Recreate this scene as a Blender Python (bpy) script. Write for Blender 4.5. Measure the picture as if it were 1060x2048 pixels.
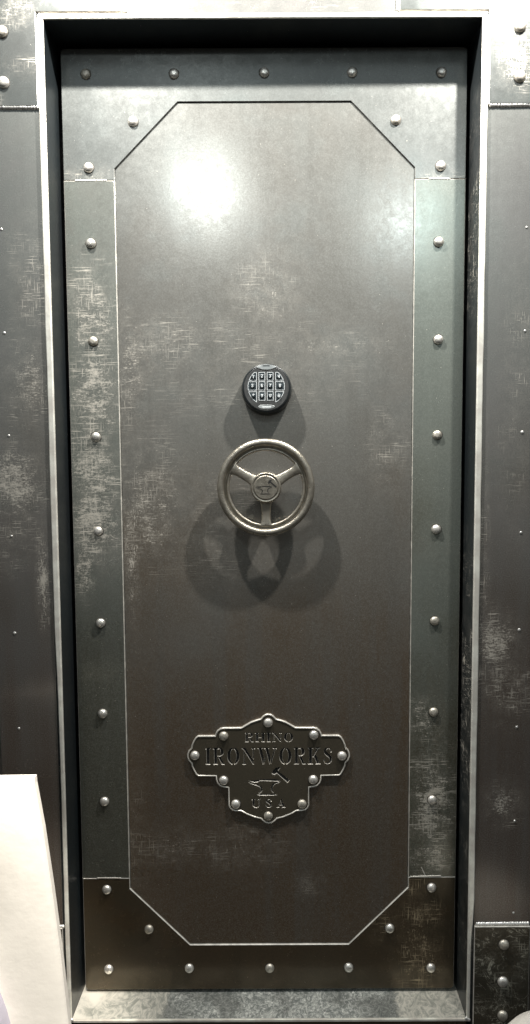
import bpy, bmesh, math, random
from mathutils import Vector
random.seed(7)
S = bpy.context.scene
for o in list(bpy.data.objects): bpy.data.objects.remove(o)
COL = S.collection
R = math.radians

# ------------------------------------------------------------------ camera
FPX = 1272.0
cam = bpy.data.cameras.new('camera'); co = bpy.data.objects.new('camera', cam); COL.objects.link(co); S.camera = co
cam.sensor_fit = 'VERTICAL'; cam.sensor_height = 24.0; cam.sensor_width = 24.0
cam.lens = FPX/2048*24.0
cam.shift_x = -34.0/2048; cam.shift_y = 13.0/2048
cam.clip_start = .02; cam.clip_end = 100
co.location = (0.037, -1.4297, 1.3493)
co.rotation_euler = (R(90)-0.0685, 0.0045, 0.0003)

# ------------------------------------------------------------------ surroundings light: pale ceiling above, dim brown floor below
w = bpy.data.worlds.new('World'); S.world = w; w.use_nodes = True
nt = w.node_tree; nt.nodes.clear()
tc = nt.nodes.new('ShaderNodeTexCoord'); sx = nt.nodes.new('ShaderNodeSeparateXYZ')
rp = nt.nodes.new('ShaderNodeValToRGB'); bg = nt.nodes.new('ShaderNodeBackground'); wo = nt.nodes.new('ShaderNodeOutputWorld')
mr = nt.nodes.new('ShaderNodeMapRange'); mr.inputs['From Min'].default_value = -1; mr.inputs['From Max'].default_value = 1
nt.links.new(tc.outputs['Generated'], sx.inputs[0]); nt.links.new(sx.outputs['Z'], mr.inputs['Value'])
nt.links.new(mr.outputs[0], rp.inputs[0]); nt.links.new(rp.outputs[0], bg.inputs[0]); nt.links.new(bg.outputs[0], wo.inputs[0])
cr = rp.color_ramp
cr.elements[0].position = 0.0; cr.elements[0].color = (.006, .005, .004, 1)
cr.elements[1].position = 1.0; cr.elements[1].color = (.52, .59, .63, 1)
for p_, c_ in ((.36, (.014, .009, .005, 1)), (.45, (.060, .045, .030, 1)), (.52, (.26, .25, .23, 1)), (.64, (.46, .52, .545, 1))):
    e = cr.elements.new(p_); e.color = c_
bg.inputs[1].default_value = 0.7

# ------------------------------------------------------------------ lamps
def spot(name, loc, aim, power, deg, blend=.6, rad=.04, col=(1, .95, .87)):
    l = bpy.data.lights.new(name, 'SPOT'); l.energy = power; l.shadow_soft_size = rad; l.spot_size = R(deg); l.spot_blend = blend; l.color = col
    o = bpy.data.objects.new(name, l); COL.objects.link(o); o.location = loc
    o.rotation_euler = (Vector(aim)-Vector(loc)).to_track_quat('-Z', 'Y').to_euler()
spot('downlight', (-0.50, -0.4434, 2.867), (-.15, -.05, 2.46), 195, 108, 1, .025, (1, .97, .925))
spot('downlight', (0.66, -0.4434, 2.845), (.25, -.05, 2.42), 195, 110, 1, .025, (1, .97, .925))
spot('ceiling_spotlight', (-0.40, -2.3, 3.02), (-.18, 0, 1.88), 36, 36, 1, .09, (.90, .98, 1))
spot('ceiling_spotlight', (0.75, -2.3, 2.86), (.32, 0, 1.82), 20, 38, 1, .13, (.82, .96, 1))
spot('added_panel_spot', (-.10, -1.25, 2.6), (-.61, -.25, .25), 380, 17, .35)  # unseen lamp added to brighten the cream fabric panel

S.view_settings.view_transform = 'Standard'; S.view_settings.look = 'None'
S.view_settings.gamma = 1; S.view_settings.use_curve_mapping = False
S.view_settings.exposure = 0.1
S.render.engine = 'CYCLES'
S.render.resolution_x = 530; S.render.resolution_y = 1024

# ------------------------------------------------------------------ materials
class N:
    def __init__(s, name):
        s.m = bpy.data.materials.new(name); s.m.use_nodes = True; s.t = s.m.node_tree
        s.b = s.t.nodes['Principled BSDF']
        s.pos = s.t.nodes.new('ShaderNodeNewGeometry').outputs['Position']
    def new(s, k, **kw):
        n = s.t.nodes.new(k)
        for a, v in kw.items(): setattr(n, a, v)
        return n
    def put(s, inp, v):
        if isinstance(v, bpy.types.NodeSocket): s.t.links.new(v, inp)
        else: inp.default_value = v
    def math(s, op, a, b=0.0, clamp=False):
        n = s.new('ShaderNodeMath', operation=op, use_clamp=clamp); s.put(n.inputs[0], a); s.put(n.inputs[1], b); return n.outputs[0]
    def vm(s, op, a, b):
        n = s.new('ShaderNodeVectorMath', operation=op); s.put(n.inputs[0], a); s.put(n.inputs[1], b)
        return n.outputs['Value'] if op == 'LENGTH' else n.outputs[0]
    def noise(s, scale, sv=(1, 1, 1), det=3, rough=.55, off=(0, 0, 0), dist=0):
        v = s.vm('MULTIPLY', s.vm('ADD', s.pos, off), sv)
        n = s.new('ShaderNodeTexNoise'); s.put(n.inputs['Vector'], v); n.inputs['Scale'].default_value = scale
        n.inputs['Detail'].default_value = det; n.inputs['Roughness'].default_value = rough; n.inputs['Distortion'].default_value = dist
        return n.outputs['Fac']
    def step(s, v, a, b, lo=0.0, hi=1.0, smooth=True):
        n = s.new('ShaderNodeMapRange'); n.interpolation_type = 'SMOOTHSTEP' if smooth else 'LINEAR'
        s.put(n.inputs['Value'], v); s.put(n.inputs['From Min'], a); s.put(n.inputs['From Max'], b)
        s.put(n.inputs['To Min'], lo); s.put(n.inputs['To Max'], hi); return n.outputs[0]
    def mix(s, f, a, b):
        n = s.new('ShaderNodeMix', data_type='RGBA'); s.put(n.inputs['Factor'], f); s.put(n.inputs['A'], a); s.put(n.inputs['B'], b)
        return n.outputs['Result']
    def bump(s, h, strength, dist):
        n = s.new('ShaderNodeBump'); s.put(n.inputs['Height'], h); n.inputs['Strength'].default_value = strength
        n.inputs['Distance'].default_value = dist; s.t.links.new(n.outputs[0], s.b.inputs['Normal'])
    def __setitem__(s, k, v):
        s.put(s.b.inputs[k], v)
def c4(c): return (c[0], c[1], c[2], 1)

def steel(name, ca, cb, cc, patches=(), metal=.46, rough=.24, scuff=(.70, .65, .56), general=.14, off=0.0, loose=False, brown_falloff=None, lines=.85):
    """blackened patina sheet steel; patches = (x, z, rx, rz, strength, share of upright scratches)"""
    ca, cb, cc = [[v*k for v, k in zip(c, (.80, .785, .745))] for c in (ca, cb, cc)]
    n = N(name)
    o = (off, 0, off*2.3)
    blot = n.noise(2.6, (1, 1, .8), 3, .55, o)
    blot2 = n.noise(6.5, (1, 1, 1.2), 4, .6, (off+5, 1, 2))
    col = n.mix(n.step(blot, .40, .60), c4(ca), c4(cb))
    col = n.mix(n.step(blot2, .50, .70, 0, .65), col, c4(cc))
    if brown_falloff:      # brown patina lower down, ragged edge, darkened to paint in the light falloff
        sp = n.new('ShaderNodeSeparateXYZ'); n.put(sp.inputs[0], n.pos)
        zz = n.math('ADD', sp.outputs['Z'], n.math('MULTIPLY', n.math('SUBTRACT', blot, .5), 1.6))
        col = n.mix(n.step(zz, brown_falloff[0], brown_falloff[1], 0, brown_falloff[3]), col, c4(brown_falloff[2]))
    mill = n.noise(1, (26, 20, 1.6), 4, .6, o)
    col = n.mix(n.step(mill, .42, .68, 0, .35), col, c4([x*.78 for x in cb]))
    fine = n.noise(380, (1, 1, 1), 2, .7, o)
    col = n.mix(n.step(fine, .35, .75, 0, .34), col, c4([x*1.8 for x in ca]))
    # scuffing: crossed fine streaks that break up inside soft regions
    h = n.noise(1, (75, 60, 430), 5, .72, o)
    v = n.noise(1, (430, 60, 75), 5, .72, o)
    h2 = n.noise(1, (20, 60, 110), 4, .7, (off+3, 0, 1))
    v2 = n.noise(1, (110, 60, 20), 4, .7, (off+3, 0, 1))
    brk = n.noise(30, (1, 1, 1), 5, .7, o)
    brk2 = n.noise(260, (1, 1, 1), 3, .8, o)
    region_h = None; region_v = None
    for (px, pz, rx, rz, st, ve) in patches:
        d = n.vm('LENGTH', n.vm('MULTIPLY', n.vm('SUBTRACT', n.pos, (px, 0, pz)), (1/rx/1.8, 0, 1/rz/1.8)), (0, 0, 0))
        q = n.step(d, 1.0, .1, 0.0, st)
        qh = n.math('MULTIPLY', q, min(1, 1.3-.6*ve)); qv = n.math('MULTIPLY', q, min(1, .6*ve+.5))
        region_h = qh if region_h is None else n.math('MAXIMUM', region_h, qh)
        region_v = qv if region_v is None else n.math('MAXIMUM', region_v, qv)
    if region_h is None: region_h = n.math('ADD', 0.0, 0.0); region_v = region_h
    base = n.step(n.noise(3.1, (1, 1, 1), 3, .6, (off-4, 0, 7)), .52, .74, 0.02*general/.3, general)
    def layer(a, a2, reg):
        reg = n.math('MAXIMUM', reg, base)
        val = n.math('ADD', n.math('MULTIPLY', a, .42), n.math('ADD', n.math('MULTIPLY', a2, .20), n.math('ADD', n.math('MULTIPLY', brk, .2), n.math('MULTIPLY', brk2, .26))))
        thr = n.step(reg, 0, 1, .70, .500, smooth=False)
        return n.math('MULTIPLY', n.step(n.math('SUBTRACT', val, thr), 0.0, .09), n.step(reg, .02, .35, 0, .78))
    m = n.math('MAXIMUM', layer(h, h2, region_h), layer(v, v2, region_v))
    lh = n.step(n.noise(1, (24, 60, 560), 3, .6, (off+9, 0, 5)), .585, .63)
    lv = n.step(n.noise(1, (560, 60, 24), 3, .6, (off+9, 0, 5)), .60, .645)
    wide = n.step(n.noise(11, (1, 1, 1), 3, .6, (off, 7, 0)), .44, .6)
    ln = n.math('MAXIMUM', n.math('MULTIPLY', lh, n.step(region_h, .02, .5)), n.math('MULTIPLY', lv, n.step(region_v, .02, .6)))
    m = n.math('MAXIMUM', m, n.math('MULTIPLY', n.math('MULTIPLY', ln, wide), lines))
    # soft rubbed haze under the scratches
    hz = n.math('MULTIPLY', n.math('MAXIMUM', region_h, region_v), n.step(n.math('ADD', n.math('MULTIPLY', brk, .5), n.math('MULTIPLY', brk2, .5)), .40, .66))
    m = n.math('MAXIMUM', m, n.math('MULTIPLY', hz, .30))
    # sparse long scratches and specks
    spk = n.step(n.noise(300, (1, 1, .8), 1, .5, (off, 3, 3)), .79, .83, 0, .55)
    m = n.math('MAXIMUM', m, spk)
    if loose:
        wv = n.noise(9, (1, 1, 1.3), 4, .6, (off, 4, 0), dist=2.2)
        rid = n.math('ABSOLUTE', n.math('SUBTRACT', wv, .5))
        m = n.math('MAXIMUM', m, n.math('MULTIPLY', n.step(rid, .022, .0), n.step(brk, .42, .66)))
    col = n.mix(m, col, c4(scuff))
    n['Base Color'] = col
    n['Metallic'] = n.step(m, 0, 1, metal, metal*.55, smooth=False)
    rr = n.math('ADD', n.step(blot2, .3, .7, rough-.02, rough+.025), n.math('MULTIPLY', m, .12))
    n['Roughness'] = n.math('ADD', rr, n.step(n.noise(60, (1, 1, 1), 4, .7), .3, .7, -.03, .03))
    hh = n.math('ADD', n.math('MULTIPLY', n.noise(140, (1, 1, 1), 3, .6), .6), n.math('MULTIPLY', n.noise(7, (1, 1, 1), 2, .5), 1.2))
    n.bump(hh, .22, .0005)
    return n.m

def plain(name, col, rough=.4, metal=0.0, var=.25, scale=30, bump=0.0, bscale=120, **kw):
    n = N(name)
    f = n.noise(scale, (1, 1, 1), 4, .6)
    n['Base Color'] = n.mix(n.step(f, .35, .7), c4([x*(1-var) for x in col]), c4([min(1, x*(1+var)) for x in col]))
    n['Roughness'] = n.step(n.noise(scale*1.7), .3, .7, rough*.85, min(1, rough*1.15)); n['Metallic'] = metal
    for k, v in kw.items(): n[k.replace('_', ' ')] = v
    if bump: n.bump(n.noise(bscale, (1, 1, 1), 4, .6), bump, .0015)
    return n.m

P_PANEL = [(0.001, 1.77, 0.081, 0.085, 0.55, 0.9), (-0.249, 1.65, 0.151, 0.063, 0.6, 0.3), (-0.317, 1.592, 0.035, 0.127, 0.8, 0.4), (0.17, 1.651, 0.105, 0.029, 0.6, 0.3), (-0.276, 1.288, 0.083, 0.155, 0.75, 0.4), (-0.322, 1.181, 0.019, 0.157, 0.9, 0.8), (0.284, 1.409, 0.053, 0.094, 0.5, 0.6), (-0.134, 1.23, 0.166, 0.132, 0.4, 0.4), (-0.063, 0.435, 0.098, 0.058, 0.6, 0.6), (-0.247, 0.44, 0.086, 0.051, 0.6, 0.6), (-0.04, 1.6, 0.304, 0.12, 0.38, 0.4), (0.097, 0.339, 0.037, 0.026, 0.6, 0.5), (-0.327, 0.427, 0.025, 0.193, 0.5, 0.8)]
P_LEFT = [(-0.4, 1.706, 0.064, 0.126, 0.9, 0.25), (-0.402, 1.545, 0.064, 0.128, 0.95, 0.3), (-0.411, 1.359, 0.071, 0.106, 0.95, 0.3), (-0.407, 1.24, 0.065, 0.108, 1.0, 0.4), (-0.435, 1.133, 0.024, 0.072, 1.0, 0.5)]
P_RIGHT = [(0.379, 0.752, 0.042, 0.062, 0.9, 0.3), (0.399, 0.545, 0.061, 0.14, 1.0, 0.05), (0.399, 0.405, 0.062, 0.051, 0.9, 0.05)]
P_BOTTOM = [(0.372, 0.198, 0.056, 0.158, 0.75, 0.9), (0.303, 0.237, 0.062, 0.052, 0.55, 0.7), (0.392, 0.133, 0.05, 0.053, 0.7, 0.8)]
P_TOP = [(-0.4, 2.031, 0.057, 0.022, 0.6, 0.3), (0.406, 2.026, 0.046, 0.016, 0.6, 0.3)]
P_WALL = [(-0.524, 1.557, 0.061, 0.099, 0.8, 0.5), (-0.563, 1.335, 0.067, 0.09, 1.0, 0.5), (-0.506, 1.12, 0.016, 0.115, 1.0, 0.9), (-0.508, 1.774, 0.055, 0.13, 0.6, 0.5), (-0.578, 1.2, 0.045, 0.068, 0.6, 0.5),
          (0.519, 0.964, 0.057, 0.07, 1.0, 0.2), (0.55, 0.871, 0.057, 0.094, 0.7, 0.5), (0.546, 0.586, 0.046, 0.048, 0.9, 0.2), (0.565, 1.518, 0.044, 0.279, 0.45, 1.0), (0.486, 1.125, 0.018, 0.29, 0.6, 1.0),
          (-0.325, 2.343, 0.064, 0.015, 0.7, 0.3), (0.454, 2.35, 0.064, 0.015, 0.6, 0.3), (0.027, 2.35, 0.213, 0.012, 0.4, 0.3)]
P_CORNER = [(0.543, 2.235, 0.036, 0.062, 1.0, 0.6), (-0.528, 2.337, 0.043, 0.03, 0.8, 0.6), (-0.509, 2.225, 0.054, 0.021, 0.5, 0.2), (-0.566, 2.101, 0.016, 0.063, 0.6, 1.0)]
P_CLOW = [(0.515, 0.219, 0.035, 0.044, .7, 0.5), (0.548, 0.119, 0.024, 0.063, .8, 0.8), (0.593, 0.195, 0.024, 0.075, 0.6, 0.8), (0.524, 0.094, 0.036, 0.031, 0.7, 0.3)]

M = {}
M['panel'] = steel('patina_panel', (.222, .227, .22), (.21, .205, .193), (.213, .222, .216), P_PANEL, off=1.0, general=.03, brown_falloff=(1.50, .55, (.118, .080, .047), .95), lines=.5)
M['left'] = steel('patina_left', (.225, .245, .23), (.24, .25, .235), (.205, .23, .215), P_LEFT, off=2.0, brown_falloff=(1.35, .6, (.088, .086, .066), .92))
M['right'] = steel('patina_right', (.245, .272, .252), (.23, .258, .24), (.255, .27, .25), P_RIGHT, off=3.0, general=.12, brown_falloff=(1.35, .6, (.092, .082, .054), .95))
M['top'] = steel('patina_top', (.20, .215, .215), (.21, .22, .218), (.185, .205, .205), P_TOP, off=4.0, general=.08)
M['bottom'] = steel('patina_bottom', (.098, .073, .047), (.09, .075, .052), (.112, .077, .043), P_BOTTOM, off=5.0, scuff=(.50, .40, .26), general=.1)
M['wall'] = steel('patina_wall', (.24, .25, .245), (.25, .25, .25), (.215, .23, .225), P_WALL, off=6.0, brown_falloff=(1.7, .7, (.100, .070, .052), .92))
M['corner'] = steel('patina_corner', (.14, .155, .155), (.15, .158, .158), (.125, .14, .14), P_CORNER, off=7.0)
M['clow'] = steel('patina_lower_corner', (.10, .088, .066), (.08, .072, .056), (.12, .10, .072), P_CLOW, off=8.0, loose=True, general=.2, scuff=(.55, .52, .42))
M['jamb'] = steel('jamb_steel', (.035, .045, .052), (.03, .035, .04), (.055, .06, .058), [(.469, .85, .03, .28, .6, .7), (.469, 1.9, .03, .25, .4, .8), (.469, .3, .03, .2, .4, .8)], off=9.0, metal=.5, rough=.34, general=.22)
def sill_mat():
    n = N('scuffed_sill')
    big = n.noise(5, (1, 1, 1), 3, .6, (2, 0, 0), .6)
    mid = n.noise(30, (1, .7, 1), 6, .75, (1, 0, 0), 3.2)
    fin = n.noise(170, (1, 1, 1), 3, .7)
    sx = n.new('ShaderNodeSeparateXYZ'); n.put(sx.inputs[0], n.pos)
    ax = n.math('ABSOLUTE', n.math('ADD', sx.outputs['X'], -.03))
    ctr = n.math('ADD', n.step(ax, .33, .24), n.math('MULTIPLY', n.math('SUBTRACT', mid, .5), .8), True)      # worn galvanised stretch between pale ends
    mott = n.step(n.math('ADD', n.math('MULTIPLY', mid, .85), n.math('MULTIPLY', fin, .15)), .42, .62)
    colc = n.mix(mott, (.20, .215, .20, 1), (.56, .57, .52, 1))
    rid = n.math('ABSOLUTE', n.math('SUBTRACT', n.noise(16, (1, 1, 1), 5, .7, (5, 0, 0), 2.5), .5))
    colc = n.mix(n.math('MULTIPLY', n.step(rid, .035, 0), n.step(fin, .4, .6)), colc, (.85, .85, .79, 1))
    colc = n.mix(n.step(fin, .64, .74, 0, .7), colc, (.80, .80, .74, 1))
    smear = n.step(big, .46, .58)
    colc = n.mix(n.math('MULTIPLY', smear, .55), colc, (.09, .095, .085, 1))
    cole = n.mix(n.math('MULTIPLY', smear, n.step(mid, .40, .62, .3, 1)), (.80, .76, .66, 1), (.34, .345, .30, 1))
    n['Base Color'] = n.mix(n.step(ctr, .35, .65), cole, colc)
    n['Metallic'] = .3; n['Roughness'] = n.step(fin, .3, .7, .36, .5)
    n.bump(mid, .3, .001)
    return n.m
M['sill'] = sill_mat()
M['bare'] = plain('bare_ground_steel', (.90, .85, .76), .40, .4, .16, 22, .15, 160)
M['edge'] = plain('worn_plate_edge', (.80, .76, .68), .36, .5, .2, 45)
M['edge_dark'] = plain('dark_plate_edge', (.20, .20, .185), .4, .8, .3, 45)
M['weld'] = plain('weld_metal', (.80, .78, .74), .35, .7, .2, 200, .5, 260)
M['rivet'] = plain('rivet_steel', (.84, .80, .73), .34, .75, .12, 150, .35, 260)
M['wheel'] = plain('cast_steel', (.38, .345, .285), .32, .86, .14, 90, .45, 420)
M['black'] = plain('black_plastic', (.012, .015, .016), .32, 0, .2, 40)
M['face'] = plain('keypad_face', (.050, .051, .050), .45, .2, .15, 60)
M['key'] = plain('key_rubber', (.03, .04, .045), .3, 0, .2, 60)
M['white'] = plain('white_print', (.60, .63, .63), .5, 0, .05, 60)
M['silver'] = plain('satin_silver', (.55, .57, .56), .35, .8, .1, 60)
M['cream'] = plain('cream_fabric', (.90, .84, .75), .85, 0, .05, 8, .5, 40)
M['lilac'] = plain('lilac_fabric', (.50, .47, .54), .85, 0, .08, 20)
M['orange'] = plain('orange_fabric', (.75, .30, .07), .85, 0, .08, 20)
M['floor'] = plain('dark_floor', (.03, .021, .014), .5, 0, .3, 3, .2, 30)
M['cavity'] = plain('cavity_black', (.012, .013, .014), .7, 0, .2, 10)

# ------------------------------------------------------------------ helpers
def mesh_obj(name, bm, mats, parent=None, loc=(0, 0, 0), smooth=False, normals=True):
    if normals: bmesh.ops.recalc_face_normals(bm, faces=bm.faces)
    me = bpy.data.meshes.new(name); bm.to_mesh(me); bm.free()
    if not isinstance(mats, (list, tuple)): mats = [mats]
    for m in mats: me.materials.append(m)
    if smooth: me.polygons.foreach_set('use_smooth', [True]*len(me.polygons))
    o = bpy.data.objects.new(name, me); COL.objects.link(o); o.location = loc
    if parent: o.parent = parent
    return o
def thing(name, label, cat, base, group=None):
    o = bpy.data.objects.new(name, None); COL.objects.link(o); o.location = base; o.empty_display_size = .1
    o['label'] = label; o['category'] = cat; o['kind'] = 'thing'
    if group: o['group'] = group
    return o
def box(bm, x0, x1, y0, y1, z0, z1, bev=0.0, mi=0):
    r = bmesh.ops.create_cube(bm, size=1)
    for v in r['verts']:
        v.co = Vector((x0+(v.co.x+.5)*(x1-x0), y0+(v.co.y+.5)*(y1-y0), z0+(v.co.z+.5)*(z1-z0)))
    fs = set(f for v in r['verts'] for f in v.link_faces)
    for f in fs: f.material_index = mi
    if bev:
        es = set(e for f in fs for e in f.edges)
        bmesh.ops.bevel(bm, geom=list(es), offset=bev, segments=2, affect='EDGES')
def inset(poly, d):
    n = len(poly); out = []
    for i in range(n):
        a = Vector(poly[i-1]); b = Vector(poly[i]); c = Vector(poly[(i+1) % n])
        e1 = (b-a).normalized(); e2 = (c-b).normalized()
        n1 = Vector((-e1.y, e1.x)); n2 = Vector((-e2.y, e2.x))
        k = n1+n2; L = k.dot(n1)
        k = k/max(L, .35)
        out.append((b.x+k.x*d, b.y+k.y*d))
    return out
def area(poly):
    return sum(poly[i-1][0]*poly[i][1]-poly[i][0]*poly[i-1][1] for i in range(len(poly)))/2
def prism(bm, poly, y0, y1, ch=0.0, mi=0, mc=1, ms=1):
    """plate with outline poly (x, z); front face at y0 with a chamfer of size ch, back at y1"""
    if area(poly) < 0: poly = poly[::-1]
    ins = inset(poly, ch) if ch else poly
    n = len(poly)
    F = [bm.verts.new((x, y0, z)) for x, z in ins]
    if ch: Mi = [bm.verts.new((x, y0+ch, z)) for x, z in poly]
    else: Mi = F
    B = [bm.verts.new((x, y1, z)) for x, z in poly]
    f = bm.faces.new(F); f.material_index = mi
    g = bm.faces.new(B[::-1]); g.material_index = mi
    for i in range(n):
        j = (i+1) % n
        if ch: q = bm.faces.new((Mi[i], Mi[j], F[j], F[i])); q.material_index = mc
        q = bm.faces.new((B[i], B[j], Mi[j], Mi[i])); q.material_index = ms
def rel(bm, base):
    bmesh.ops.translate(bm, verts=bm.verts, vec=-Vector(base))
def lathe(bm, prof, cx, cy, cz, seg=96, closed=False, mi=0):
    """profile (radius, depth in front->back) about the y axis"""
    rings = []
    for r, d in prof:
        rings.append([bm.verts.new((cx+r*math.cos(2*math.pi*k/seg), cy+d, cz+r*math.sin(2*math.pi*k/seg))) for k in range(seg)])
    m = len(rings)
    for i in range(m if closed else m-1):
        a = rings[i]; b = rings[(i+1) % m]
        for k in range(seg):
            l = (k+1) % seg
            f = bm.faces.new((a[k], a[l], b[l], b[k])); f.material_index = mi; f.smooth = True
    if not closed:
        for ring in (rings[0], rings[-1]):
            f = bm.faces.new(ring); f.material_index = mi
def part(name, fn, mats, parent, base, smooth=False, label=None):
    bm = bmesh.new(); fn(bm); rel(bm, base)
    o = mesh_obj(name, bm, mats, parent, smooth=smooth)
    if label: o['label'] = label
    return o
M['contact_shade'] = plain('rivet_contact_shade', (.05, .045, .038), .6, .3, .3, 200)
def dome_mesh(name, r, h, mat, seed=0):
    rnd = random.Random(seed); bm = bmesh.new(); seg = 28; rings = []
    prof = [(1.0, 0.0), (1.0, .10), (.985, .24), (.93, .46), (.83, .66), (.68, .82), (.49, .93), (.26, .985)]
    for a, b in prof:
        rings.append([bm.verts.new((a*r*math.cos(2*math.pi*k/seg), -b*h*(1+rnd.uniform(-.015, .015)), a*r*math.sin(2*math.pi*k/seg))) for k in range(seg)])
    top = bm.verts.new((0, -h, 0))
    for i in range(len(rings)-1):
        for k in range(seg):
            l = (k+1) % seg; bm.faces.new((rings[i][k], rings[i][l], rings[i+1][l], rings[i+1][k]))
    for k in range(seg): bm.faces.new((rings[-1][k], rings[-1][(k+1) % seg], top))
    # thin dark ring painting contact shade where the head meets the plate
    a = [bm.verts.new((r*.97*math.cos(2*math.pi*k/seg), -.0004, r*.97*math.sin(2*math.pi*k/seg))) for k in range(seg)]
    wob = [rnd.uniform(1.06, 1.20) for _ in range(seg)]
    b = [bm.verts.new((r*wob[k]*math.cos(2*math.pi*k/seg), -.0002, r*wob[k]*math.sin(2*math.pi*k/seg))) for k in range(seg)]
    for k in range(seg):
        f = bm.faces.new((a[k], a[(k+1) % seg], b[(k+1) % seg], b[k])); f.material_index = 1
    bmesh.ops.recalc_face_normals(bm, faces=bm.faces)
    me = bpy.data.meshes.new(name); bm.to_mesh(me); bm.free(); me.materials.append(mat); me.materials.append(M['contact_shade'])
    me.polygons.foreach_set('use_smooth', [True]*len(me.polygons)); return me
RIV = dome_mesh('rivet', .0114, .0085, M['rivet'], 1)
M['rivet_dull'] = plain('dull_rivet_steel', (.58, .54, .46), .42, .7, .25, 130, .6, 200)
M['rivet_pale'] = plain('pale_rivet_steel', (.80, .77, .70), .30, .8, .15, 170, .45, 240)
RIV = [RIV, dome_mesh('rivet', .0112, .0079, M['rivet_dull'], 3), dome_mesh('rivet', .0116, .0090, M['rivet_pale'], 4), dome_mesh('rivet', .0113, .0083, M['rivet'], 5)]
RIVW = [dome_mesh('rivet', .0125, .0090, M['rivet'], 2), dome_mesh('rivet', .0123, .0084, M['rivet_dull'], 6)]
def rivet(mesh, parent, base, x, y, z):
    o = bpy.data.objects.new('rivet', random.choice(mesh)); COL.objects.link(o); o.parent = parent
    o.location = Vector((x+random.uniform(-.0012, .0012), y, z+random.uniform(-.0012, .0012)))-Vector(base)
    o.rotation_euler = (random.uniform(-.05, .05), random.uniform(0, 6.28), random.uniform(-.05, .05))
    return o

# ------------------------------------------------------------------ floor
bm = bmesh.new()
vs = [bm.verts.new(v) for v in ((-6, -7, 0), (6, -7, 0), (6, 3, 0), (-6, 3, 0))]; bm.faces.new(vs)
fl = mesh_obj('floor', bm, M['floor'], normals=False); fl['kind'] = 'structure'

# ------------------------------------------------------------------ riveted steel wall
WI = .4835      # where the wall sheets stop beside the frame
WC = .6165      # outer edge of the narrow columns
WB = (0, .15, 0)
wall = thing('steel_wall', 'dark patina sheet steel wall with raised riveted corner plates around the vault doorway', 'wall', WB)
ZT, ZH = 2.80, 2.3345
ZL = .289      # top of the lower corner plates
ZU = 2.143     # bottom of the upper corner plates
def sheet(name, x0, x1, z0, z1, y0, mat, edge='edge_dark', ch=.0012):
    return part(name, lambda bm: prism(bm, [(x0, z0), (x1, z0), (x1, z1), (x0, z1)], y0, .15, ch), [M[mat], M[edge]], wall, WB)
for s in (-1, 1):
    a, b = sorted((s*WI, s*WC))
    sheet('side_panel', a, b, .003, ZU+.03, 0.0, 'wall')
    a, b = sorted((s*(WC+.0015), s*1.6))
    sheet('outer_panel', a, b, .003, ZT, 0.004, 'wall')
sheet('header_panel', -.31, .31, ZH, ZT, 0.0, 'wall')
sheet('lower_panel', -WI+.003, WI-.003, .003, .0505, 0.0, 'bottom')
for s in (-1, 1):
    xs = .2945 if s < 0 else .2905
    poly = [(WI+.0005, ZU), (WC-.002, ZU), (WC-.002, ZT-.002), (xs, ZT-.002), (xs, ZH+.0005), (WI+.0005, ZH+.0005)]
    poly = [(s*x, z) for x, z in poly]
    cp = part('corner_plate', lambda bm: prism(bm, poly, -.0055, -.0002, .0012), [M['corner'], M['edge']], wall, WB,
              label='upper %s corner plate' % ('left' if s < 0 else 'right'))
    for x, z in (((-.5569, 2.2946), (-.5574, 2.1911), (-.5569, 2.398), (-.5569, 2.502)) if s < 0 else ((.5486, 2.3002), (.5496, 2.1968), (.5486, 2.404), (.5486, 2.508))):
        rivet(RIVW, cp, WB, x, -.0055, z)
    poly2 = [(s*x, z) for x, z in ((WI+.0005, .004), (WC-.002, .004), (WC-.002, ZL), (WI+.0005, ZL))]
    cp = part('corner_plate', lambda bm: prism(bm, poly2, -.0055, -.0002, .0012), [M['clow'], M['edge']], wall, WB,
              label='lower %s corner plate, dark and stained' % ('left' if s < 0 else 'right'))
    for z in (.2453, .1531, .0677):
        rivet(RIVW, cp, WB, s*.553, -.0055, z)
def bead(bm, a, b, r, y, seed=0):
    """wavy weld bead between two (x, z) points"""
    rnd = random.Random(seed); a = Vector((a[0], 0, a[1])); b = Vector((b[0], 0, b[1])); L = (b-a).length
    t = (b-a).normalized(); up = Vector((0, -1, 0)); sd = t.cross(up); n = max(6, int(L/.0016)); prev = None
    for i in range(n+1):
        ph = (i*.0016/.006) % 1.0
        rr = r*(.80+.25*math.sin(ph*math.pi))*(1+rnd.uniform(-.10, .10))
        if i in (0, n): rr *= .3
        c = a.lerp(b, i/n)+sd*rnd.uniform(-.15, .15)*r*.6; c.y = y
        ring = [bm.verts.new(c+sd*math.cos(k*math.pi/6)*rr+up*math.sin(k*math.pi/6)*rr*.75) for k in range(7)]
        if prev:
            for k in range(6):
                f = bm.faces.new((prev[k], prev[k+1], ring[k+1], ring[k])); f.smooth = True
        prev = ring
def weld(a, b, r, y, seed, parent=wall, base=WB, name='weld_bead', mat='weld'):
    return part(name, lambda bm: bead(bm, a, b, r, y, seed), M[mat], parent, base)
weld((-.484, 2.1425), (-.615, 2.1435), .0052, -.001, 1)
weld((.486, 2.1425), (.615, 2.1435), .0052, -.001, 2)
weld((.487, ZL+.003), (.614, ZL+.004), .0048, -.001, 3)
weld((-.480, ZL+.001), (-.612, ZL+.002), .0050, -.001, 4)
weld((-.2925, ZH+.002), (-.2925, 2.45), .0036, -.001, 5)
weld((.2885, ZH+.002), (.2885, 2.45), .0036, -.001, 6)
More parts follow.
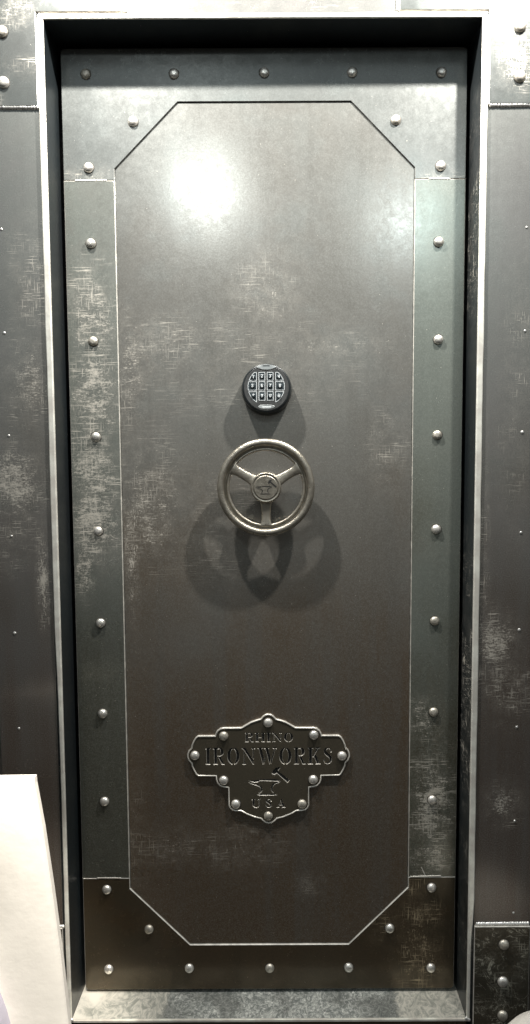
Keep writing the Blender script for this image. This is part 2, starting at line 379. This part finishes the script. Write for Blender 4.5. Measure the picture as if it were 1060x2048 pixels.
# spot weld marks down both columns
bm = bmesh.new(); lathe(bm, [(.0012, -.0016), (.0030, -.0008), (.0038, 0.0)], 0, 0, 0, 16); bmesh.ops.recalc_face_normals(bm, faces=bm.faces)
sw = bpy.data.meshes.new('spot_weld'); bm.to_mesh(sw); bm.free(); sw.materials.append(M['weld'])
for s in (-1, 1):
    for i in range(8):
        z = 1.8875-.224*i
        o = bpy.data.objects.new('spot_weld', sw); COL.objects.link(o); o.parent = wall
        o.location = Vector((s*.5745+random.uniform(-.002, .002), -.0001, z+random.uniform(-.003, .003)))-Vector(WB)
        k = random.uniform(.7, 1.15); o.scale = (k, 1, k)

# ------------------------------------------------------------------ door frame
D = .075
FB = (0, .05, .003)
frame = thing('door_frame', 'deep dark steel door frame with bare ground front edges and scuffed sill', 'door frame', FB)
JI, JO = .4690, .4825
HI, HO = 2.3215, 2.3335
SI, SO = .0590, .0520
def jamb(bm, s):
    # inner liner: front edge is a separate bare strip
    a, b = sorted((s*JI, s*JO)); box(bm, a, b, .0, .19, .004, HO-.001)
for s in (-1, 1):
    part('jamb', lambda bm: jamb(bm, s), M['jamb'], frame, FB)
    def strip(bm):
        rnd = random.Random(3+s); n = 46; z0, z1 = .0605, HI-.0005
        prev = None
        for i in range(n+1):
            z = z0+(z1-z0)*i/n
            t = i/n
            o_ = JO+rnd.uniform(-.0005, .0005); i_ = JI
            if s < 0 and t < .42: o_ -= .0045*min(1, (.42-t)/.08)      # ground edge narrows low on the left
            if s > 0 and t < .12: o_ -= .006*min(1, (.12-t)/.04)
            pts = [(i_, .0002), (i_, -.0034), (i_+.0022, -.0050), (o_-.002, -.0050), (o_, -.0036), (o_, .0002)]
            ring = [bm.verts.new((s*x, y, z)) for x, y in pts]
            if prev:
                for k in range(5):
                    f = bm.faces.new((prev[k], prev[k+1], ring[k+1], ring[k]))
            else: bm.faces.new(ring)
            prev = ring
        bm.faces.new(prev)
    part('edge_strip', strip, M['bare'], frame, FB)
part('head', lambda bm: box(bm, -JI+.0003, JI-.0003, 0, .19, HI, HO-.001), M['jamb'], frame, FB)
part('edge_strip', lambda bm: box(bm, -JI-.010, JI+.010, -.0048, .0002, HI, HO-.0015, .0012), M['bare'], frame, FB)
part('sill', lambda bm: box(bm, -JI+.0003, JI-.0003, 0, .19, .0525, SI), M['sill'], frame, FB)
part('edge_strip', lambda bm: box(bm, -JI-.006, JI+.006, -.0048, .0002, .0522, SI+.0006, .0014), M['bare'], frame, FB)
# door stop and dark rebate behind the door
def stops(bm):
    for s in (-1, 1):
        a, b = sorted((s*.447, s*(JI-.0005))); box(bm, a, b, .142, .19, SI+.0005, HI-.0005)
    box(bm, -.4465, .4465, .142, .19, HI-.022, HI-.0005); box(bm, -.4465, .4465, .142, .19, SI+.0005, SI+.012)
part('door_stop', stops, M['cavity'], frame, FB)
# welds in the frame corners
weld((-JI-.009, .0545), (-JI+.004, .0615), .0045, -.004, 11, frame, FB, mat='weld')
weld((JI-.004, .0615), (JI+.009, .0545), .0045, -.004, 12, frame, FB, mat='weld')
weld((-JI-.011, HO-.012), (-JI-.006, HO-.001), .0030, -.004, 13, frame, FB)
weld((JI+.004, HO-.012), (JI+.010, HO-.002), .0030, -.004, 14, frame, FB)

# ------------------------------------------------------------------ vault door
DW = .46; DZ0, DZ1 = .0675, 2.3115
DB = (0, .11, DZ0)
door = thing('vault_door', 'tall riveted steel vault door with octagonal centre panel, handwheel and keypad', 'door', DB)
part('slab', lambda bm: box(bm, -DW+.0012, DW-.0012, D+.0040, .1405, DZ0+.001, DZ1-.001), M['edge_dark'], door, DB)
G, C = .3435, .1465
GT, GB = 2.195, .185
g_ = .0016
octo = [(-G+g_, GB+C), (-G+C, GB+g_), (G-C, GB+g_), (G-g_, GB+C), (G-g_, GT-C), (G-C, GT-g_), (-G+C, GT-g_), (-G+g_, GT-C)]
part('centre_panel', lambda bm: prism(bm, octo, D+.0030, D+.0045, .0005), [M['panel'], M['edge_dark']], door, DB)
SZT, SZB = 2.0230, .3590     # seams between corner gussets and side strips
def cutplate(zs, zo, gz, sgn):
    # a U shaped plate: outer rectangle minus the clipped octagon end
    r = .006
    return [(-DW, zs), (-DW, zo-sgn*r), (-DW+r, zo), (DW-r, zo), (DW, zo-sgn*r), (DW, zs), (G, zs), (G, gz-sgn*C), (G-C, gz), (-G+C, gz), (-G, gz-sgn*C), (-G, zs)]
part('top_plate', lambda bm: prism(bm, cutplate(SZT+.0006, DZ1, GT, 1), D, D+.0044, .0012), [M['top'], M['edge_dark']], door, DB)
part('bottom_plate', lambda bm: prism(bm, cutplate(SZB-.0006, DZ0, GB, -1), D, D+.0044, .0014), [M['bottom'], M['edge']], door, DB)
part('side_strip', lambda bm: prism(bm, [(-DW, SZB), (-G, SZB), (-G, SZT), (-DW, SZT)], D-.0003, D+.0044, .0015), [M['left'], M['edge']], door, DB,
     label='left side strip, heavily scuffed')
part('side_strip', lambda bm: prism(bm, [(G, SZB), (DW, SZB), (DW, SZT), (G, SZT)], D-.0003, D+.0044, .0012), [M['right'], M['edge']], door, DB,
     label='right side strip, greenish and smooth above, scraped below')
# ground weld smears over the seams
for a, b, sd in (((-.435, SZT), (-.362, SZT+.001), 21), ((.375, SZT+.001), (.425, SZT), 22), ((-.425, SZB), (-.365, SZB), 23), ((.348, SZB), (.425, SZB+.002), 24)):
    o = weld(a, b, .0022, D+.0004, sd, door, DB, 'seam_weld', 'edge')
weld((.385, SZB+.003), (.375, SZB+.026), .0014, D+.0002, 25, door, DB, 'seam_weld', 'edge')
# rivets
cols = [2.0508]+[1.8833-.2215*i for i in range(7)]+[.3305]
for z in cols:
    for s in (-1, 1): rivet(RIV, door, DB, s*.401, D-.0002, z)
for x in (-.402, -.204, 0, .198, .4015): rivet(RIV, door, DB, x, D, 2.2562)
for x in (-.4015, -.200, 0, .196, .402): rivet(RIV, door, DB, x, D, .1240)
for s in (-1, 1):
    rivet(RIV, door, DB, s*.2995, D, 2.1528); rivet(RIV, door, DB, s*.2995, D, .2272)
PY = D+.0030      # centre panel surface

# emblem shapes: anvil and hammer (x right, z up), unit = pixels of a 1060 wide tracing
def stroke(pts, w):
    """closed outline around a centreline; w = width or list of widths"""
    n = len(pts); w = w if isinstance(w, (list, tuple)) else [w]*n
    Lf, Rt = [], []
    for i in range(n):
        a = Vector(pts[max(i-1, 0)]); b = Vector(pts[min(i+1, n-1)]); t = (b-a).normalized(); nn = Vector((-t.y, t.x))
        c = Vector(pts[i]); Lf.append(tuple(c+nn*w[i]/2)); Rt.append(tuple(c-nn*w[i]/2))
    return Lf+Rt[::-1]
def bez(p0, p1, p2, p3, n=8):
    out = []
    for i in range(n+1):
        t = i/n; u = 1-t
        out.append(tuple(u**3*a+3*u*u*t*b+3*u*t*t*c+t**3*d for a, b, c, d in zip(p0, p1, p2, p3)))
    return out
EMB_CUT = [
    [(100, 356), (285, 340), (285, 374), (205, 384)],
    [(296, 330), (600, 328), (662, 346), (650, 366), (296, 352)],
    stroke(bez((105, 382), (180, 430), (330, 420), (335, 505))+bez((335, 505), (335, 540), (320, 560), (282, 578))[1:], [6, 9, 13, 16, 19, 22, 24, 26, 28, 28, 28, 26, 24, 22, 20, 16, 8]),
    stroke(bez((664, 380), (560, 390), (518, 430), (516, 490))+bez((516, 490), (516, 530), (524, 550), (548, 572))[1:], [8, 14, 20, 24, 26, 28, 28, 28, 28, 27, 26, 24, 22, 20, 16, 12, 8]),
    [(232, 600), (300, 592), (540, 592), (620, 606), (540, 618), (300, 618)],
    [(515, 225), (548, 160), (585, 125), (655, 108), (664, 132), (628, 172), (640, 192), (838, 345), (798, 392), (608, 222), (562, 250)]]
EMB_SOLID_ANVIL = [(95, 360), (285, 330), (600, 326), (665, 350), (660, 382)]+bez((640, 384), (560, 400), (520, 430), (518, 490), 6)+[(530, 555), (620, 604), (600, 628), (250, 628), (232, 604), (300, 572)]+bez((335, 540), (345, 440), (250, 430), (160, 405), 6)
EMB_SOLID_HAMMER = EMB_CUT[-1]

# stencil serif letters, height 1 (x right, y up): lists of closed outlines
def serif(x, w, y0=0.0, y1=1.0, s=.075, t=.055):
    return [(x-s, y0), (x+w+s, y0), (x+w+s, y0+t), (x+w, y0+t+.03), (x+w, y1-t-.03), (x+w+s, y1-t), (x+w+s, y1), (x-s, y1), (x-s, y1-t), (x, y1-t-.03), (x, y0+t+.03), (x-s, y0+t)]
def ell(cx, cy, rx, ry, a0, a1, n=12):
    return [(cx+rx*math.cos(R(a0+(a1-a0)*i/n)), cy+ry*math.sin(R(a0+(a1-a0)*i/n))) for i in range(n+1)]
def crescent(cx, cy, rx, ry, ix, iy, a0, a1):
    return ell(cx, cy, rx, ry, a0, a1)+ell(cx, cy, ix, iy, a1, a0)
def bowlR(x):
    return [(x, .985), (x+.16, 1.0)]+ell(x+.16, .75, .27, .25, 85, -85, 10)+[(x+.12, .50), (x, .50), (x, .555), (x+.10, .56)]+ell(x+.13, .75, .09, .19, -80, 80, 6)+[(x, .93)]
GL = {
 'I': (.42, [serif(.11, .20)]),
 'R': (.86, [serif(.10, .19), bowlR(.345), [(.40, .45), (.55, .45), (.74, .10), (.84, .055), (.84, 0), (.62, 0), (.52, .20)]]),
 'H': (.98, [serif(.10, .19), serif(.69, .19), [(.345, .465), (.635, .465), (.635, .525), (.345, .525)]]),
 'O': (.92, [crescent(.44, .5, .41, .51, .20, .43, 97, 263), crescent(.48, .5, .41, .51, .20, .43, -83, 83)]),
 'N': (1.0, [[(.04, 0), (.30, 0), (.30, .05), (.205, .08), (.205, .72), (.145, .80), (.145, .08), (.04, .05)], [(.02, 1), (.26, 1), (.84, .20), (.84, .0), (.79, 0), (.13, .90), (.02, .95)], [(.70, .95), (.79, .92), (.79, .36), (.85, .28), (.85, .92), (.95, .95), (.95, 1), (.70, 1)]]),
 'W': (1.36, [[(0, 1), (.34, 1), (.34, .95), (.27, .93), (.455, .33), (.40, .05), (.385, 0), (.36, .0), (.09, .93), (0, .95)], [(.47, .0), (.60, .47), (.565, .58), (.435, .13)], [(.47, 1), (.80, 1), (.80, .95), (.74, .93), (.925, .33), (.87, .05), (.855, 0), (.83, 0), (.56, .93), (.47, .95)], [(.945, 0), (1.25, .93), (1.34, .95), (1.34, 1), (1.08, 1), (1.08, .95), (1.18, .93), (.905, .13)]]),
 'K': (.92, [serif(.10, .19), [(.35, .42), (.40, .42), (.70, .90), (.86, .95), (.86, 1), (.56, 1), (.56, .95), (.63, .92), (.35, .50)], [(.455, .44), (.56, .60), (.82, .09), (.90, .055), (.90, 0), (.55, 0), (.55, .05), (.62, .08)]]),
 'S': (.72, [stroke([(.60, .72), (.58, .84), (.50, .93), (.36, .965), (.22, .92), (.16, .80), (.19, .69), (.32, .59), (.46, .49), (.57, .36), (.57, .20), (.48, .08), (.34, .035), (.20, .07), (.12, .17), (.09, .30)], [.10, .05, .05, .06, .10, .15, .18, .20, .20, .18, .15, .10, .06, .05, .05, .10])]),
 'U': (.88, [[(.0, 1), (.34, 1), (.34, .95), (.265, .92), (.265, .32), (.32, .12), (.44, .07), (.44, -.01), (.28, .01), (.12, .12), (.08, .30), (.08, .92), (.0, .95)], [(.58, 1), (.84, 1), (.84, .95), (.74, .92), (.74, .28), (.68, .08), (.50, -.01), (.50, .06), (.62, .13), (.68, .30), (.68, .92), (.58, .95)]]),
 'A': (.90, [[(.0, 0), (.26, 0), (.26, .05), (.17, .08), (.40, .80), (.37, .88), (.10, .08), (.0, .05)], [(.42, 1), (.50, 1), (.80, .08), (.88, .05), (.88, 0), (.52, 0), (.52, .05), (.59, .08), (.385, .86)], [(.27, .29), (.49, .29), (.475, .345), (.285, .345)]]),
}
def word(txt, x0, x1, zb, h):
    """outlines of a word fitted between x0 and x1"""
    gap = .13 if txt != 'USA' else .45
    tot = sum(GL[c][0] for c in txt)+gap*(len(txt)-1)
    k = (x1-x0)/tot; out = []; x = 0
    for c in txt:
        for pl in GL[c][1]: out.append([(x0+(x+px)*k, zb+py*h) for px, py in pl])
        x += GL[c][0]+gap
    return out

# ------------------------------------------------------------------ emblem plate
def zx(p): return (.0008+(p[0]-522)*.000421, .7724-(p[1]-72)*.000431)       # tracing of the plate
half = [(522, 72), (540, 75), (555, 86), (566, 100), (578, 103), (620, 116), (655, 136), (678, 150), (782, 150), (802, 155), (818, 168), (827, 184), (829, 196), (928, 196), (942, 206), (956, 228), (966, 250), (968, 266), (983, 282), (991, 300), (992, 320), (984, 340), (968, 357), (966, 372), (956, 396), (942, 422), (930, 431), (829, 432), (828, 450), (821, 472), (806, 488), (786, 496), (758, 500), (757, 600), (750, 618), (736, 631), (718, 636), (684, 637), (650, 656), (605, 674), (570, 682), (560, 692), (543, 705), (522, 710)]
outline = half+[(1044-x, z) for x, z in half[-2:0:-1]]
outline = [zx(p) for p in outline]
holes = word('IRONWORKS', *(zx((155, 0))[0], zx((893, 0))[0]), zx((0, 363))[1], 96*.000431)
holes += word('RHINO', zx((386, 0))[0], zx((665, 0))[0], zx((0, 233))[1], 52*.000431)
holes += word('USA', zx((424, 0))[0], zx((620, 0))[0], zx((0, 616))[1], 50*.000431)
def e2p(p):   # emblem tracing (8.83x zoom, origin 480,1520) -> plate tracing (2.865x zoom, origin 350,1400)
    return ((480+p[0]/8.833-350)*2.865, (1520+p[1]/8.833-1400)*2.865)
holes += [[zx(e2p(p)) for p in pl] for pl in EMB_CUT]
from mathutils.geometry import delaunay_2d_cdt
def inside(p, poly):
    x, y = p; c = False; n = len(poly)
    for i in range(n):
        x1, y1 = poly[i-1]; x2, y2 = poly[i]
        if (y1 > y) != (y2 > y) and x < (x2-x1)*(y-y1)/(y2-y1)+x1: c = not c
    return c
def cut_plate(bm, outl, hls, y0, y1, ch):
    # pierced plate: front face with holes, chamfered rims and side walls
    if area(outl) < 0: outl = outl[::-1]
    hls = [h if area(h) < 0 else h[::-1] for h in hls]          # holes clockwise, so inset() widens them
    loops = [(outl, inset(outl, ch))]+[(h, inset(h, .0003)) for h in hls]
    pts, edges = [], []
    for _, f in loops:
        b = len(pts); pts += [Vector(p) for p in f]; edges += [(b+i, b+(i+1) % len(f)) for i in range(len(f))]
    V, E_, F, *_r = delaunay_2d_cdt(pts, edges, [], 0, 1e-7)
    bv = [bm.verts.new((v.x, y0, v.y)) for v in V]
    fo = loops[0][1]; fh = [l[1] for l in loops[1:]]
    for f in F:
        c = sum((V[i] for i in f), Vector((0, 0)))/len(f)
        if inside(c, fo) and not any(inside(c, h) for h in fh):
            q = bm.faces.new([bv[i] for i in f]); q.material_index = 0
    for orig, fr in loops:
        n = len(orig); dy = ch if orig is outl else .0005
        A = [bm.verts.new((x, y0, z)) for x, z in fr]; B = [bm.verts.new((x, y0+dy, z)) for x, z in orig]; C_ = [bm.verts.new((x, y1, z)) for x, z in orig]
        for i in range(n):
            k = (i+1) % n
            q = bm.faces.new((A[i], A[k], B[k], B[i])); q.material_index = 1
            q = bm.faces.new((B[i], B[k], C_[k], C_[i])); q.material_index = 1
    bmesh.ops.remove_doubles(bm, verts=bm.verts, dist=1e-7)
bm = bmesh.new(); cut_plate(bm, outline, holes, PY-.0050, PY-.0002, .0008)
rel(bm, DB)
M['plate'] = steel('patina_emblem_plate', (.128, .112, .084), (.118, .102, .078), (.138, .12, .09), (), off=12.0, general=.1)
plate = mesh_obj('emblem_plate', bm, [M['plate'], M['edge']], door)
M['recess_shade'] = plain('black_recess_shade', (.010, .009, .008), .6, .0, .3, 200)  # black that paints in the shade inside the cut letters and emblem
part('shade_backing', lambda bm: prism(bm, inset(outline if area(outline) > 0 else outline[::-1], .006), PY-.0012, PY-.0004, 0, 0, 0, 0), M['recess_shade'], plate, DB)
# raised ground bead that borders the emblem plate
def border(bm):
    ins = inset(outline[::-1] if area(outline) < 0 else outline, .0016); n = len(ins)
    pr = None; first = None
    for i in range(n+1):
        a = Vector(ins[(i-1) % n]); b = Vector(ins[i % n]); c = Vector(ins[(i+1) % n])
        t = ((b-a).normalized()+(c-b).normalized()).normalized(); nn = Vector((-t.y, t.x)); rr = .0018
        ring = [(b.x+nn.x*rr*math.cos(k*math.pi/4), PY-.0050-rr*math.sin(k*math.pi/4), b.y+nn.y*rr*math.cos(k*math.pi/4)) for k in range(5)]
        if i == n: cur = first
        else: cur = [bm.verts.new(v) for v in ring]
        if pr:
            for k in range(4): bm.faces.new((pr[k], pr[k+1], cur[k+1], cur[k]))
        else: first = cur
        pr = cur
part('border_bead', border, M['edge'], plate, DB, smooth=True)
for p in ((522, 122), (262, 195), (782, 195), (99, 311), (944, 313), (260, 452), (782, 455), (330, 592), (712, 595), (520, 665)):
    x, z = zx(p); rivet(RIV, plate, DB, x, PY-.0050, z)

# ------------------------------------------------------------------ handwheel
WX, WZ = -.0005, 1.3205
WY = D-.052           # front of the rim
part_rim = [(.1120, .0085), (.1112, .0045), (.1085, .0015), (.1045, .0002), (.1005, .0003), (.0975, .0018), (.0959, .0045), (.0954, .0130),
            (.0912, .0130), (.0903, .0084), (.0885, .0074), (.0858, .0078), (.0842, .0100), (.0842, .0125), (.0870, .0150), (.0950, .0165), (.1040, .0165), (.1092, .0145), (.1115, .0115)]
bm = bmesh.new(); lathe(bm, part_rim, WX, WY, WZ, 128, closed=True); rel(bm, DB)
wheel = mesh_obj('handwheel', bm, M['wheel'], door)
def spoke(bm, ang):
    ca, sa = math.cos(ang), math.sin(ang)
    st = [(.026, .0185, .004), (.034, .0150, .0065), (.045, .0128, .0078), (.060, .0118, .0085), (.074, .0122, .0080), (.082, .0140, .0072), (.0865, .0185, .0070), (.0895, .0235, .0075)]
    prev = None
    for r, hw, dy in st:
        hw *= .88
        sec = [(-hw, dy+.0045), (-hw+.0012, dy+.0012), (-hw+.0035, dy), (0, dy-.0002), (hw-.0035, dy), (hw-.0012, dy+.0012), (hw, dy+.0045), (hw*.8, .0140), (-hw*.8, .0140)]
        ring = [bm.verts.new((WX+ca*r-sa*t, WY+d, WZ+sa*r+ca*t)) for t, d in sec]
        if prev:
            for k in range(9): 
                f = bm.faces.new((prev[k], prev[(k+1) % 9], ring[(k+1) % 9], ring[k])); f.smooth = True
        else: bm.faces.new(ring)
        prev = ring
    bm.faces.new(prev)
for a in (30, 150, 270):
    part('spoke', lambda bm: spoke(bm, R(a)), M['wheel'], wheel, DB)
HY = WY-.001
part('hub', lambda bm: lathe(bm, [(.0262, .0010), (.0275, .0022), (.0283, .0036), (.0296, .0036), (.0315, .0018), (.0335, .0022), (.0350, .0050), (.0358, .0110), (.0350, .0180), (.0200, .0240), (.0160, .0260)], WX, HY, WZ, 64), M['wheel'], wheel, DB)
def engrave(bm):
    # the same anvil and hammer as black inlays, painting in the shaded lines
    k = .0262/400
    for poly in EMB_CUT[:2]+EMB_CUT[2:]:
        pl = [(WX+(x-452)*k, WZ-(z-385)*k) for x, z in poly]
        if poly in EMB_CUT[:2]: pl = [(x, z) for x, z in pl]
        prism(bm, pl, HY+.0006, HY+.0016, 0, 0, 0, 0)
part('anvil_engraving', engrave, M['recess_shade'], wheel, DB)
part('shaft', lambda bm: lathe(bm, [(.0155, 0), (.0155, .020), (.0190, .022), (.0190, .0275)], WX, WY+.024, WZ, 48), M['wheel'], wheel, DB)
part('collar', lambda bm: lathe(bm, [(.0200, 0), (.0290, .0015), (.0310, .004), (.0310, D+.003-WY-.0475)], WX, WY+.0475, WZ, 48), M['wheel'], wheel, DB)

# ------------------------------------------------------------------ keypad
KX, KZ = .0017, 1.5475
KF = D-.032          # front face plane
KR = .0545
bm = bmesh.new()
lathe(bm, [(.0500, .0028), (.0530, .0012), (.0548, .0022), (.0560, .0060), (.0575, .0130), (.0585, .0220), (.0585, .0262), (.0560, .0275), (.0560, PY-KF)], KX, KF, KZ, 96); rel(bm, DB)
keypad = mesh_obj('keypad', bm, M['black'], door)
def kz(p): # keypad face tracing, 8.154x zoom, centre (520, 485), radius 385
    return (KX+(p[0]-522)*KR/392, KZ-(p[1]-487)*KR/392)
def faceplate(bm):
    pl = [(522+370*math.cos(R(a)), 487-370*math.sin(R(a))) for a in range(117, 424, 6)]      # leaves a notch at the top
    notch = [(650, 172), (600, 195), (522, 205), (444, 195), (392, 172)]
    pts = [kz(p) for p in pl+notch]
    prism(bm, pts, KF-.0006, KF+.0030, .0008, 0, 0, 0)
part('faceplate', faceplate, M['face'], keypad, DB)
def cap(bm):
    pl = [(522+385*math.cos(R(a)), 487-385*math.sin(R(a))) for a in range(64, 118, 6)]+[(352, 150), (444, 182), (522, 190), (600, 182), (688, 150)]
    prism(bm, [kz(p) for p in pl], KF-.0012, KF+.012, .0006, 0, 0, 0)
part('battery_cap', cap, M['silver'], keypad, DB)
part('cap_slot', lambda bm: prism(bm, [kz(p) for p in ((470, 118), (575, 118), (580, 130), (465, 130))], KF-.0016, KF, 0, 0, 0, 0), M['black'], keypad, DB)
xs = [(215, 365), (395, 503), (532, 638), (670, 822)]
ys = [(228, 364), (378, 524), (541, 690)]
def clip_circle(x0, x1, y0, y1, cx=520, cy=462, r=304):
    pts = []
    n = 14
    ring = [(x0+(x1-x0)*i/n, y0) for i in range(n)]+[(x1, y0+(y1-y0)*i/n) for i in range(n)]+[(x1-(x1-x0)*i/n, y1) for i in range(n)]+[(x0, y1-(y1-y0)*i/n) for i in range(n)]
    mx = min(max(cx, x0), x1); my = min(max(cy, y0), y1)
    for x, y in ring:
        d = math.hypot(x-cx, y-cy)
        if d > r:      # pull toward the inner corner until inside the circle
            lo, hi = 0.0, 1.0
            for _ in range(18):
                t = (lo+hi)/2; q = (mx+(x-mx)*t, my+(y-my)*t)
                if math.hypot(q[0]-cx, q[1]-cy) > r: hi = t
                else: lo = t
            x, y = mx+(x-mx)*lo, my+(y-my)*lo
        if not pts or math.hypot(pts[-1][0]-x, pts[-1][1]-y) > 6: pts.append((x, y))
    if math.hypot(pts[0][0]-pts[-1][0], pts[0][1]-pts[-1][1]) < 6: pts.pop()
    return pts
def text_mesh(ch, x, y, z, size):
    cu = bpy.data.curves.new('t', 'FONT'); cu.body = ch; cu.size = size; cu.align_x = 'CENTER'; cu.align_y = 'CENTER'; cu.extrude = .00025; cu.offset = .00025
    ob = bpy.data.objects.new('t', cu); COL.objects.link(ob)
    dg = bpy.context.evaluated_depsgraph_get(); dg.update()
    me = bpy.data.meshes.new_from_object(ob.evaluated_get(dg)); bpy.data.objects.remove(ob)
    bm = bmesh.new(); bm.from_mesh(me); bpy.data.meshes.remove(me)
    for v in bm.verts: v.co = Vector((x+v.co.x, y-v.co.z, z+v.co.y))
    return bm
chars = ['1', '2', '3', '4', '5', '6', '7', '8', '*', '9', '0', '#']
for r_ in range(3):
    for c_ in range(4):
        x0, x1 = xs[c_]; y0, y1 = ys[r_]
        yy1 = y1+(28 if (r_ == 2 and c_ in (0, 3)) else 0)
        pl = [kz(p) for p in clip_circle(x0, x1, y0, yy1)]
        if area(pl) < 0: pl = pl[::-1]
        cx = sum(p[0] for p in pl)/len(pl); cz = sum(p[1] for p in pl)/len(pl)
        def keyfn(bm):
            inn = inset(pl, .0012)
            n = len(pl)
            # white outline frame round a dark pad
            A = [bm.verts.new((x, KF-.0012, z)) for x, z in pl]; B = [bm.verts.new((x, KF-.0012, z)) for x, z in inn]
            A0 = [bm.verts.new((x, KF, z)) for x, z in pl]; B0 = [bm.verts.new((x, KF-.0007, z)) for x, z in inn]
            for i in range(n):
                j = (i+1) % n
                f = bm.faces.new((A[i], A[j], B[j], B[i])); f.material_index = 1
                f = bm.faces.new((A0[i], A0[j], A[j], A[i])); f.material_index = 1
                f = bm.faces.new((B[i], B[j], B0[j], B0[i])); f.material_index = 0
            bm.faces.new(B0)
            # domed button
            rr = .0058; prev = None
            for t, hgt in ((1.0, .0), (.92, .0012), (.72, .0022), (.4, .0028), (.05, .0030)):
                ring = [bm.verts.new((cx+rr*t*math.cos(k*math.pi/10), KF-.0007-hgt, cz+rr*t*math.sin(k*math.pi/10))) for k in range(20)]
                if prev:
                    for k in range(20):
                        f = bm.faces.new((prev[k], prev[(k+1) % 20], ring[(k+1) % 20], ring[k])); f.smooth = True
                prev = ring
            bm.faces.new(prev)
        part('key', keyfn, [M['key'], M['white']], keypad, DB)
        bm = text_mesh(chars[r_*4+c_], cx, KF-.0038, cz+.0002, .0098); rel(bm, DB)
        mesh_obj('key_number', bm, M['white'], keypad)
def oval(bm, rx, ry, y0, y1, mi=0):
    prism(bm, [kz((522+rx*math.cos(R(a)), 790-ry*math.sin(R(a)))) for a in range(0, 360, 10)], y0, y1, .0004, mi, mi, mi)
part('badge', lambda bm: oval(bm, 138, 36, KF-.0012, KF), M['silver'], keypad, DB)
part('badge_bar', lambda bm: prism(bm, [kz(p) for p in ((450, 782), (600, 782), (600, 806), (450, 806))], KF-.0016, KF-.0010, 0, 0, 0, 0), M['white'], keypad, DB)

# ------------------------------------------------------------------ pale things in the foreground corners
def tall_cover():
    base = (-.58, -.25, 0)
    root = thing('fabric_panel', 'overexposed cream fabric covered panel standing in front of the lower left wall', 'panel', base)
    bm = bmesh.new()
    right = [(.0, -.369), (.15, -.379), (.2698, -.3876), (.4279, -.4002), (.5499, -.4123), (.6704, -.4262), (.74, -.4365), (.763, -.4400)]
    def xr(z):
        for (z0, x0), (z1, x1) in zip(right, right[1:]):
            if z <= z1: return x0+(x1-x0)*(z-z0)/(z1-z0)
        return right[-1][1]
    nz, nx = 60, 30; front = []; back = []
    rnd = random.Random(5)
    for j in range(nz+1):
        zt = j/nz; rowf = []; rowb = []
        for i in range(nx+1):
            u = i/nx
            ztop = .7715-.004*max(0, (1-u))**1.2-.014*max(0, (.35-u)/.35)**2
            z = ztop*zt
            x1 = xr(min(z, .763)); x0 = -.74
            x = x0+(x1-x0)*u
            puff = .016*(1-(2*u-1)**6)*(1-max(0, 2*zt-1)**8)
            fold = .005*math.sin(26*z+9*math.sin(7*x))*max(0, .9-u)*(.3+.7*zt)+.006*math.sin(13*(z+1.3*x)+1)*max(0, .95-u)
            rowf.append(bm.verts.new((x, -.25-puff-fold, z+.002))); rowb.append(bm.verts.new((x, -.237, z+.002)))
        front.append(rowf); back.append(rowb)
    for j in range(nz):
        for i in range(nx):
            f = bm.faces.new((front[j][i], front[j][i+1], front[j+1][i+1], front[j+1][i])); f.smooth = True
            bm.faces.new((back[j][i], back[j+1][i], back[j+1][i+1], back[j][i+1]))
    for j in range(nz):
        for i in (0, nx): bm.faces.new((front[j][i], front[j+1][i], back[j+1][i], back[j][i]))
    for i in range(nx):
        for j in (0, nz): bm.faces.new((front[j][i], front[j][i+1], back[j][i+1], back[j][i]))
    rel(bm, base); mesh_obj('cover', bm, M['cream'], root)
    # lilac trim and orange piece at its lower left
    def trim(bm):
        pts = bez((-.540, .40), (-.519, .36), (-.509, .32), (-.489, .22), 10)
        w_ = .016
        prism(bm, stroke(pts, [.004, .008, .012, .014, .016, .017, .018, .018, .018, .018, .018]), -.294, -.262, .002, 0, 0, 0)
    part('trim', trim, M['lilac'], root, base)
    part('orange_patch', lambda bm: prism(bm, [(-.56, .16), (-.497, .16), (-.5005, .22), (-.508, .27), (-.514, .30), (-.522, .325), (-.56, .34)], -.290, -.259, .002, 0, 0, 0), M['orange'], root, base)
tall_cover()
def pouf():
    base = (.590, -.25, 0)
    root = thing('padded_stool', 'rounded cream padded top peeking in at the bottom right corner', 'stool', base)
    def cush(bm):
        prof = [(.02, -.006), (.06, -.004), (.09, .001), (.112, .012), (.124, .030), (.126, .055), (.120, .075), (.02, .080)]
        seg = 64; rings = []
        for r, d in prof: rings.append([bm.verts.new((base[0]+r*1.0*math.cos(2*math.pi*k/seg), base[1]+r*math.sin(2*math.pi*k/seg), .213-d)) for k in range(seg)])
        for a, b in zip(rings, rings[1:]):
            for k in range(seg):
                f = bm.faces.new((a[k], a[(k+1) % seg], b[(k+1) % seg], b[k])); f.smooth = True
        bm.faces.new(rings[0]); bm.faces.new(rings[-1])
    part('seat', cush, M['cream'], root, base)
    for a in range(4):
        x = base[0]+.085*math.cos(R(45+90*a)); y = base[1]+.085*math.sin(R(45+90*a))
        part('leg', lambda bm: box(bm, x-.012, x+.012, y-.012, y+.012, .001, .1315, .002), M['edge_dark'], root, base)
pouf()
